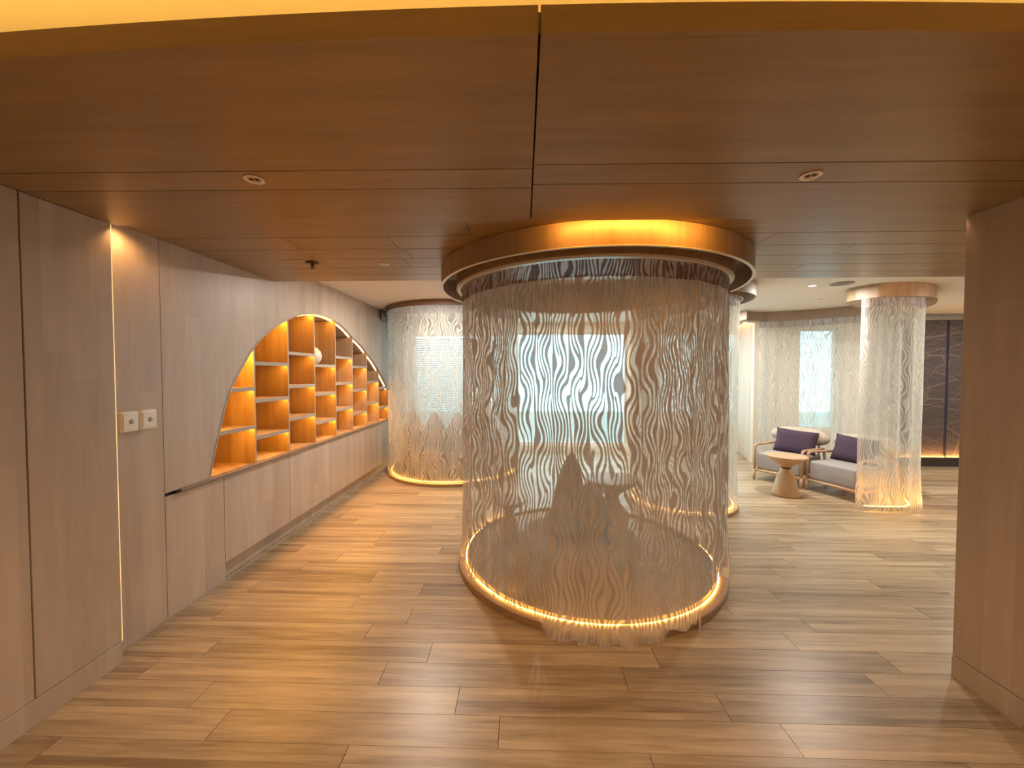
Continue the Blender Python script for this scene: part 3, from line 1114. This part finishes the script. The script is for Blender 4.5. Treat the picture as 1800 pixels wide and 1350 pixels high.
# plain sheer on the side wall with a glowing pelmet
sd = thing('sheer_drape', 'plain white sheer drape with orange glow at its top', 'curtain', (3.93, 6.95, 0))
b = bmesh.new()
pth = []
for i in range(121):
    t = i / 120
    pth.append((lerp(4.045, 3.845, t) - 0.06 + 0.012 * math.sin(t * 75) - 3.93, lerp(7.33, 6.63, t) + 0.004 * math.sin(t * 75) - 6.95))
for i in range(120):
    p, q = pth[i], pth[i + 1]
    b.faces.new([b.verts.new(v) for v in ((p[0], p[1], 0.06), (q[0], q[1], 0.06), (q[0], q[1], 2.36), (p[0], p[1], 2.36))])
bmesh.ops.remove_doubles(b, verts=b.verts, dist=0.0003)
obj('curtain_cloth', b, 'plainvoile', sd, smooth=True)
b = bmesh.new()
band(b, [(4.03 - 3.93 - .03, 7.3 - 6.95), (3.85 - 3.93 - .03, 6.65 - 6.95)], 0.012, 2.372, 2.38)
obj('led_strip', b, 'led_pelmet', sd)

spot('column_canopy_light', (4.0, 3.62, 2.43), (rad(80), 0, rad(-8)), 3.5, (1.0, 0.45, 0.16), 1.5, 0.8)
# small lit canopy beyond the large pod
cn = thing('far_canopy', 'small round canopy lit orange, seen through the large middle pod', 'canopy', (0.28, 4.95, 0))
b = bmesh.new()
lathe(b, [(0, 2.315), (0.41, 2.315), (0.415, 2.32), (0.415, Z_CEIL - 0.002), (0, Z_CEIL - 0.002)], 48)
obj('canopy_body', b, 'canopy_wood', cn)
spot('far_canopy_light', (0.2, 4.2, 2.40), (rad(88), 0, 0), 4, (1.0, 0.5, 0.2), 1.4, 0.8)

# ------------------------------------------------------------------ furniture


def rounded_box(bm_, x0, x1, y0, y1, z0, z1, r, seg=4):
    b = bmesh.new()
    bx(b, x0, x1, y0, y1, z0, z1)
    bmesh.ops.bevel(b, geom=b.edges[:], offset=r, segments=seg, profile=0.55, affect='EDGES')
    me = bpy.data.meshes.new('tmp')
    b.to_mesh(me)
    b.free()
    bm_.from_mesh(me)
    bpy.data.meshes.remove(me)


def fillet(pts, r, n=5):
    """round the corners of a 3D polyline"""
    P = [Vector(p) for p in pts]
    out = [P[0]]
    for a, b, c in zip(P, P[1:], P[2:]):
        d1, d2 = (a - b), (c - b)
        q = min(r, d1.length * 0.48, d2.length * 0.48)
        s, e = b + d1.normalized() * q, b + d2.normalized() * q
        for i in range(n + 1):
            t = i / n
            out.append((1 - t) ** 2 * s + 2 * t * (1 - t) * b + t * t * e)
    out.append(P[-1])
    return out


def lounge_chair(loc, rz, label, seat_mat='grey'):
    t = thing('lounge_chair', label, 'chair', loc, rz, 'low lounge chairs in the curtained alcove')
    HW, F, B = 0.29, -0.31, 0.31
    for s in (-1, 1):
        x = s * HW
        b = bmesh.new()
        # arm loop: front post, arm rail, back post
        tube(b, fillet([(x, F, 0.10), (x, F + 0.01, 0.49), (x, B, 0.47), (x, B + 0.05, 0.10)], 0.06), 0.017, 8)
        obj('arm_frame', b, 'oak', t, smooth=True)
        b = bmesh.new()
        tube(b, [(x, F - 0.005, 0.13), (x, B + 0.04, 0.13)], 0.017, 8)
        obj('side_rail', b, 'oak', t, smooth=True)
        for yy, dy in ((F, -0.012), (B + 0.045, 0.02)):
            b = bmesh.new()
            tube(b, [(x, yy, 0.14), (x, yy + dy, 0.0)], [0.020, 0.013], 8)
            obj('leg', b, 'oak', t, smooth=True)
    for yy in (F - 0.002, B + 0.04):
        b = bmesh.new()
        tube(b, [(-HW, yy, 0.135), (HW, yy, 0.135)], 0.018, 8)
        obj('cross_rail', b, 'oak', t, smooth=True)
    b = bmesh.new()
    rounded_box(b, -HW + 0.018, HW - 0.018, F + 0.0, B - 0.02, 0.15, 0.385, 0.035)
    obj('seat_cushion', b, seat_mat, t, smooth=True)
    # back roll carried by two posts
    for s in (-1, 1):
        b = bmesh.new()
        tube(b, [(s * 0.20, B + 0.05, 0.13), (s * 0.20, B + 0.10, 0.56)], 0.015, 8)
        obj('back_post', b, 'oak', t, smooth=True)
    b = bmesh.new()
    n = 22
    pts, rs = [], []
    for i in range(n + 1):
        u_ = -1 + 2 * i / n
        x = 0.36 * u_
        e = max(0.02, 1 - abs(u_) ** 3.4)
        rs.append(0.12 * e ** 0.5)
        pts.append((x, 0.30 - 0.05 * (1 - u_ * u_) * -1 - 0.05 * u_ * u_, 0.60))
    tube(b, pts, rs, 18)
    obj('back_roll', b, 'stone', t, smooth=True)
    return t


def pillow(name, loc, rot, w_, h_, d_, mat, label, cat='cushion', group=None, point=0.0):
    b = bmesh.new()
    n = 14
    top, bot = {}, {}
    for i in range(n + 1):
        for j in range(n + 1):
            u_, v_ = -1 + 2 * i / n, -1 + 2 * j / n
            e = (max(0.0, 1 - u_ ** 4) * max(0.0, 1 - v_ ** 4)) ** 0.5
            pin = 1 - 0.06 * (1 - abs(u_)) * abs(v_) ** 2
            pin2 = 1 - 0.06 * (1 - abs(v_)) * abs(u_) ** 2
            x, z = u_ * w_ / 2 * pin2, v_ * h_ / 2 * pin
            d = d_ / 2 * e
            top[i, j] = b.verts.new((x, -d, z + h_ / 2))
            bot[i, j] = top[i, j] if i in (0, n) or j in (0, n) else b.verts.new((x, d, z + h_ / 2))
    for i in range(n):
        for j in range(n):
            b.faces.new((top[i, j], top[i + 1, j], top[i + 1, j + 1], top[i, j + 1]))
            q = (bot[i, j], bot[i, j + 1], bot[i + 1, j + 1], bot[i + 1, j])
            if len(set(q)) == 4:
                try:
                    b.faces.new(q)
                except ValueError:
                    pass
    o = obj(name, b, mat, smooth=True)
    o.location = loc
    o.rotation_euler = rot
    tag(o, label, cat, group)
    return o


c1 = ((3.705, 5.485, 0), math.atan2(0.528, 0.849) - PI / 2)
c2 = ((4.04, 4.88, 0), math.atan2(0.31, 0.951) - PI / 2)
lounge_chair(*c1, 'low oak and grey lounge chair beside the sheer drape, behind the side table')
lounge_chair(*c2, 'low oak and grey lounge chair partly hidden by the curtain column')


def local(c, x, y, z):
    (lx, ly, lz), a = c
    return (lx + x * math.cos(a) - y * math.sin(a), ly + x * math.sin(a) + y * math.cos(a), lz + z)


GPP = 'purple cushions on the lounge chairs'
pillow('purple_cushion', local(c1, 0.02, 0.075, 0.375), (rad(-19), rad(3), c1[1] + 0.12), 0.50, 0.34, 0.13, 'purple',
       'purple cushion leaning on the lounge chair behind the side table', 'cushion', GPP)
pillow('purple_cushion', local(c2, -0.04, 0.075, 0.375), (rad(-19), rad(3), c2[1] + 0.1), 0.46, 0.34, 0.13, 'purple',
       'purple cushion on the chair half hidden by the curtain column', 'cushion', GPP)


def side_table(loc, s, label, group=None):
    t = thing('side_table', label, 'table', loc, 0, group)
    b = bmesh.new()
    prof = [(0, 0.452), (0.195, 0.470), (0.212, 0.466), (0.212, 0.455), (0.195, 0.440), (0.10, 0.375), (0.065, 0.345), (0.055, 0.335), (0, 0.335)]
    lathe(b, [(r * s, z * s) for r, z in prof], 40)
    obj('table_top', b, 'oak', t, smooth=True)
    b = bmesh.new()
    lathe(b, [(0, 0.335 * s), (0.05 * s, 0.335 * s), (0.05 * s, 0.315 * s), (0, 0.315 * s)], 24)
    obj('collar', b, 'bronze', t)
    b = bmesh.new()
    prof = [(0, 0.315), (0.058, 0.315), (0.062, 0.28), (0.085, 0.245), (0.135, 0.04), (0.145, 0.012), (0.140, 0.0), (0, 0.0)]
    lathe(b, [(r * s, z * s) for r, z in prof], 32)
    obj('pedestal', b, 'oak', t, smooth=True)
    return t


side_table((3.235, 4.83, 0), 1.05, 'round oak pedestal side table in front of the two lounge chairs')

# inside the large pod
IZ = 0.0495
db = thing('round_daybed', 'low round taupe daybed seen dimly inside the large middle pod', 'daybed', (0.42, 2.92, IZ))
b = bmesh.new()
lathe(b, [(0, 0.0), (0.39, 0.0), (0.40, 0.02), (0.40, 0.10), (0, 0.10)], 48)
obj('daybed_base', b, 'canopy_wood', db)
b = bmesh.new()
lathe(b, [(0, 0.10), (0.41, 0.10), (0.45, 0.13), (0.46, 0.18), (0.43, 0.225), (0.36, 0.235), (0, 0.24)], 48)
obj('mattress', b, 'taupe', db, smooth=True)


def cone_cushion(loc, r, h, lean, label, mat='taupe', group='tall soft cushions in the pods', rz=0, ob=None):
    if ob is None:
        b_ = bmesh.new()
        prof = [(0, 0.0), (0.78, 0.0), (0.98, 0.07), (1.0, 0.22), (0.93, 0.42), (0.76, 0.62), (0.52, 0.80), (0.27, 0.94), (0.08, 1.0), (0, 1.0)]
        lathe(b_, [(q * r, z * h) for q, z in prof], 24)
        for v in b_.verts:
            v.co.y *= 0.62
        ob = obj('tall_cushion', b_, mat, smooth=True)
    else:
        ob = ob.copy()
        COL.objects.link(ob)
    ob.location = loc
    ob.rotation_euler = (lean[0], lean[1], rz)
    tag(ob, label, 'cushion', group)
    return ob


TZ = IZ + 0.258
cone_cushion((0.36, 3.12, TZ), 0.13, 0.56, (0.05, 0.05), 'tallest pointed cushion standing on the daybed inside the middle pod')
cone_cushion((0.53, 2.92, TZ), 0.15, 0.37, (0.0, -0.12), 'rounded cushion on the daybed, right of the tallest cushion')
cone_cushion((0.27, 2.84, TZ), 0.12, 0.28, (0, 0.1), 'short cushion on the daybed, left of the tallest cushion')
pf = tag(cone_cushion((0.02, 2.50, IZ), 0.135, 0.36, (0, 0), 'soft pouf on the plinth at the left front inside the middle pod', group='pouf'), None, 'pouf')
pf.name = 'soft_pouf'
del pf['group']
side_table((-0.12, 3.36, IZ), 0.74, 'small pedestal table at the left inside the middle pod')
side_table((0.78, 3.42, IZ), 1.12, 'pedestal table at the right inside the middle pod')

# inside the far left pod
bn = thing('curved_bench', 'curved taupe bench seen dimly inside the far left pod', 'bench', (CL[0], CL[1], 0.045))
b = bmesh.new()
inner, outer = arc((0, 0), 0.36, AXL - rad(100), AXL + rad(100), 30), arc((0, 0), 0.82, AXL - rad(100), AXL + rad(100), 30)
prism(b, outer + inner[::-1], 0.06, 0.40)
obj('bench_seat', b, 'taupe', bn, bevel=0.03)
b = bmesh.new()
inner, outer = arc((0, 0), 0.42, AXL - rad(98), AXL + rad(98), 30), arc((0, 0), 0.76, AXL - rad(98), AXL + rad(98), 30)
prism(b, outer + inner[::-1], 0.0, 0.06)
obj('bench_base', b, 'dark', bn)
first = None
for i, (px_, dz, lab) in enumerate([(-1.62, 0, 'tall pointed cushion in the far left pod nearest the shelf wall'),
                                    (-1.27, 0, 'tall pointed cushion in the far left pod, middle one of three'),
                                    (-0.92, 0, 'tall pointed cushion in the far left pod beside the large pod')]):
    first = cone_cushion((px_, 5.62 - 0.10 * i + 0.03, 0.446), 0.17, 0.50, (0, 0), lab, ob=first) if first is None else \
        cone_cushion((px_, 5.62 - 0.12 * i, 0.446), 0.17, 0.50, (0, 0), lab, ob=first)

# ------------------------------------------------------------------ small fittings
# sensor boxes on the left wall
proto = None
for k, (yc, zc, lab) in enumerate([(2.018, 1.238, 'white wall sensor box nearest the glowing corner strip'), (2.124, 1.238, 'white wall sensor box nearest the shelf niche')]):
    if proto is None:
        t = thing('sensor_box', lab, 'sensor', (XL, yc, zc), 0, 'pair of white wall sensors')
        b = bmesh.new()
        rounded_box(b, 0.0, 0.036, -0.048, 0.048, -0.055, 0.055, 0.010)
        obj('housing', b, 'white', t, smooth=True)
        b = bmesh.new()
        rounded_box(b, 0.034, 0.0385, -0.037, 0.037, -0.042, 0.042, 0.002, 2)
        obj('cover', b, 'white', t)
        b = bmesh.new()
        bmesh.ops.create_uvsphere(b, u_segments=20, v_segments=10, radius=0.014)
        for v in b.verts:
            v.co.x = v.co.x * 0.3 + 0.0385
            v.co.y += 0.006
        obj('sensor_window', b, 'screen', t, smooth=True)
        proto = t
    else:
        t = copy_tree(proto)
        t.location = (XL, yc, zc)
        t['label'] = lab

# recessed spotlights in the soffit
proto = None
for k, (x, y, rz, lab) in enumerate([(-1.041, 1.487, 0.2, 'recessed soffit spotlight above the shelf niche side'), (1.089, 1.52, -0.5, 'recessed soffit spotlight above the lounge chair side')]):
    if proto is None:
        t = thing('recessed_spotlight', lab, 'spotlight', (x, y, Z_SOF), rz, 'spotlights in the timber soffit')
        b = bmesh.new()
        lathe(b, [(0.026, 0.001), (0.036, 0.0), (0.037, -0.003), (0.034, -0.005), (0.027, -0.003), (0.024, 0.0)], 32)
        obj('trim_ring', b, 'white', t, smooth=True)
        b = bmesh.new()
        lathe(b, [(0, -0.0005), (0.026, -0.0005), (0.026, -0.0015), (0, -0.0015)], 24)
        obj('lamp_recess', b, 'lens', t)
        for dx in (-0.010, 0.010):
            b = bmesh.new()
            lathe(b, [(0.003, -0.002), (0.008, -0.003), (0.009, -0.0015)], 12, (dx, 0, 0))
            bx(b, dx - 0.006, dx + 0.006, -0.006, 0.006, -0.003, -0.0018)
            obj('reflector', b, 'dark', t)
        proto = t
    else:
        t = copy_tree(proto)
        t.location = (x, y, Z_SOF)
        t.rotation_euler = (0, 0, rz)
        t['label'] = lab

# sprinkler head
t = thing('sprinkler', 'bronze sprinkler head on the timber ceiling near the shelf wall', 'sprinkler', (-1.508, 2.745, Z_LID))
b = bmesh.new()
lathe(b, [(0, 0), (0.045, 0), (0.047, -0.004), (0.02, -0.010), (0, -0.010)], 28)
obj('escutcheon', b, 'bronze', t, smooth=True)
b = bmesh.new()
lathe(b, [(0, -0.01), (0.012, -0.01), (0.010, -0.02), (0.004, -0.024), (0.004, -0.036), (0, -0.036)], 14)
for s in (-1, 1):
    tube(b, [(s * 0.009, 0, -0.018), (s * 0.014, 0, -0.028), (0, 0, -0.04)], 0.002, 6)
obj('nozzle', b, 'bronze', t, smooth=True)
b = bmesh.new()
lathe(b, [(0, -0.040), (0.017, -0.040), (0.017, -0.0425), (0, -0.0425)], 16)
obj('deflector', b, 'bronze', t)

# small ceiling fittings
def disc_light(loc, r, label, lit, name='ceiling_spotlight', cat='spotlight'):
    t_ = thing(name, label, cat, loc)
    b_ = bmesh.new()
    lathe(b_, [(r * 0.72, -0.001), (r * 0.8, -0.005), (r, -0.006), (r * 1.02, 0.0)], 28)
    obj('trim_ring', b_, 'white', t_, smooth=True)
    b_ = bmesh.new()
    lathe(b_, [(0, -0.001), (r * 0.72, -0.001), (r * 0.74, -0.0025), (0, -0.0025)], 24)
    obj('lamp_face', b_, 'lamp_on' if lit else 'lens', t_)


disc_light((-1.006, 2.79, Z_LID), 0.035, 'small steel disc in the timber ceiling near the access panel', False)
disc_light((-1.082, 4.323, Z_CEIL), 0.045, 'unlit spotlight in the white ceiling above the far left pod', False)
disc_light((3.166, 4.364, Z_CEIL), 0.045, 'lit spotlight in the white ceiling left of the round vent', True)
disc_light((3.869, 5.207, Z_CEIL), 0.045, 'unlit spotlight in the white ceiling in front of the wavy canopy', False)
t = thing('ceiling_vent', 'round grey vent in the white ceiling right of the lit spotlight', 'vent', (3.40, 4.262, Z_CEIL))
b = bmesh.new()
lathe(b, [(0.10, 0), (0.105, -0.008), (0.09, -0.012), (0.08, -0.008), (0.08, 0)], 36)
obj('vent_ring', b, 'grey', t, smooth=True)
b = bmesh.new()
for r0 in (0.02, 0.04, 0.06):
    lathe(b, [(r0, -0.003), (r0 + 0.012, -0.008), (r0 + 0.014, -0.006), (r0, -0.001)], 28)
obj('vent_cone', b, 'grey', t)

# shell vase in the niche
t = thing('round_vase', 'round ivory ribbed vase half hidden behind a niche divider', 'vase', (-2.335, 4.215, 1.5955))
b = bmesh.new()
seg = 40
prof = [(0, 0.0), (0.035, 0.0), (0.07, 0.02), (0.093, 0.06), (0.097, 0.10), (0.085, 0.145), (0.055, 0.18), (0.025, 0.197), (0.02, 0.205), (0.016, 0.20), (0, 0.19)]
lathe(b, prof, seg)
for v in b.verts:
    a = math.atan2(v.co.y, v.co.x)
    q = 1 + 0.03 * math.cos(20 * a)
    v.co.x *= q
    v.co.y *= q
obj('vase_body', b, 'ivory', t, smooth=True)

# wall outlet low on the side wall
t = thing('wall_outlet', 'white socket low on the wall beside the left lounge chair', 'outlet', (3.882, 6.72, 0.28), math.atan2(-0.24, 0.84) * 1)
t.rotation_euler = (0, 0, math.atan2(0.84, 0.24) - PI / 2)
box('face_plate', (-0.012, 0.0, -0.06, 0.06, -0.04, 0.04), 'white', t, bevel=0.003)
box('socket', (-0.014, -0.012, -0.03, 0.03, -0.022, 0.022), 'white', t)
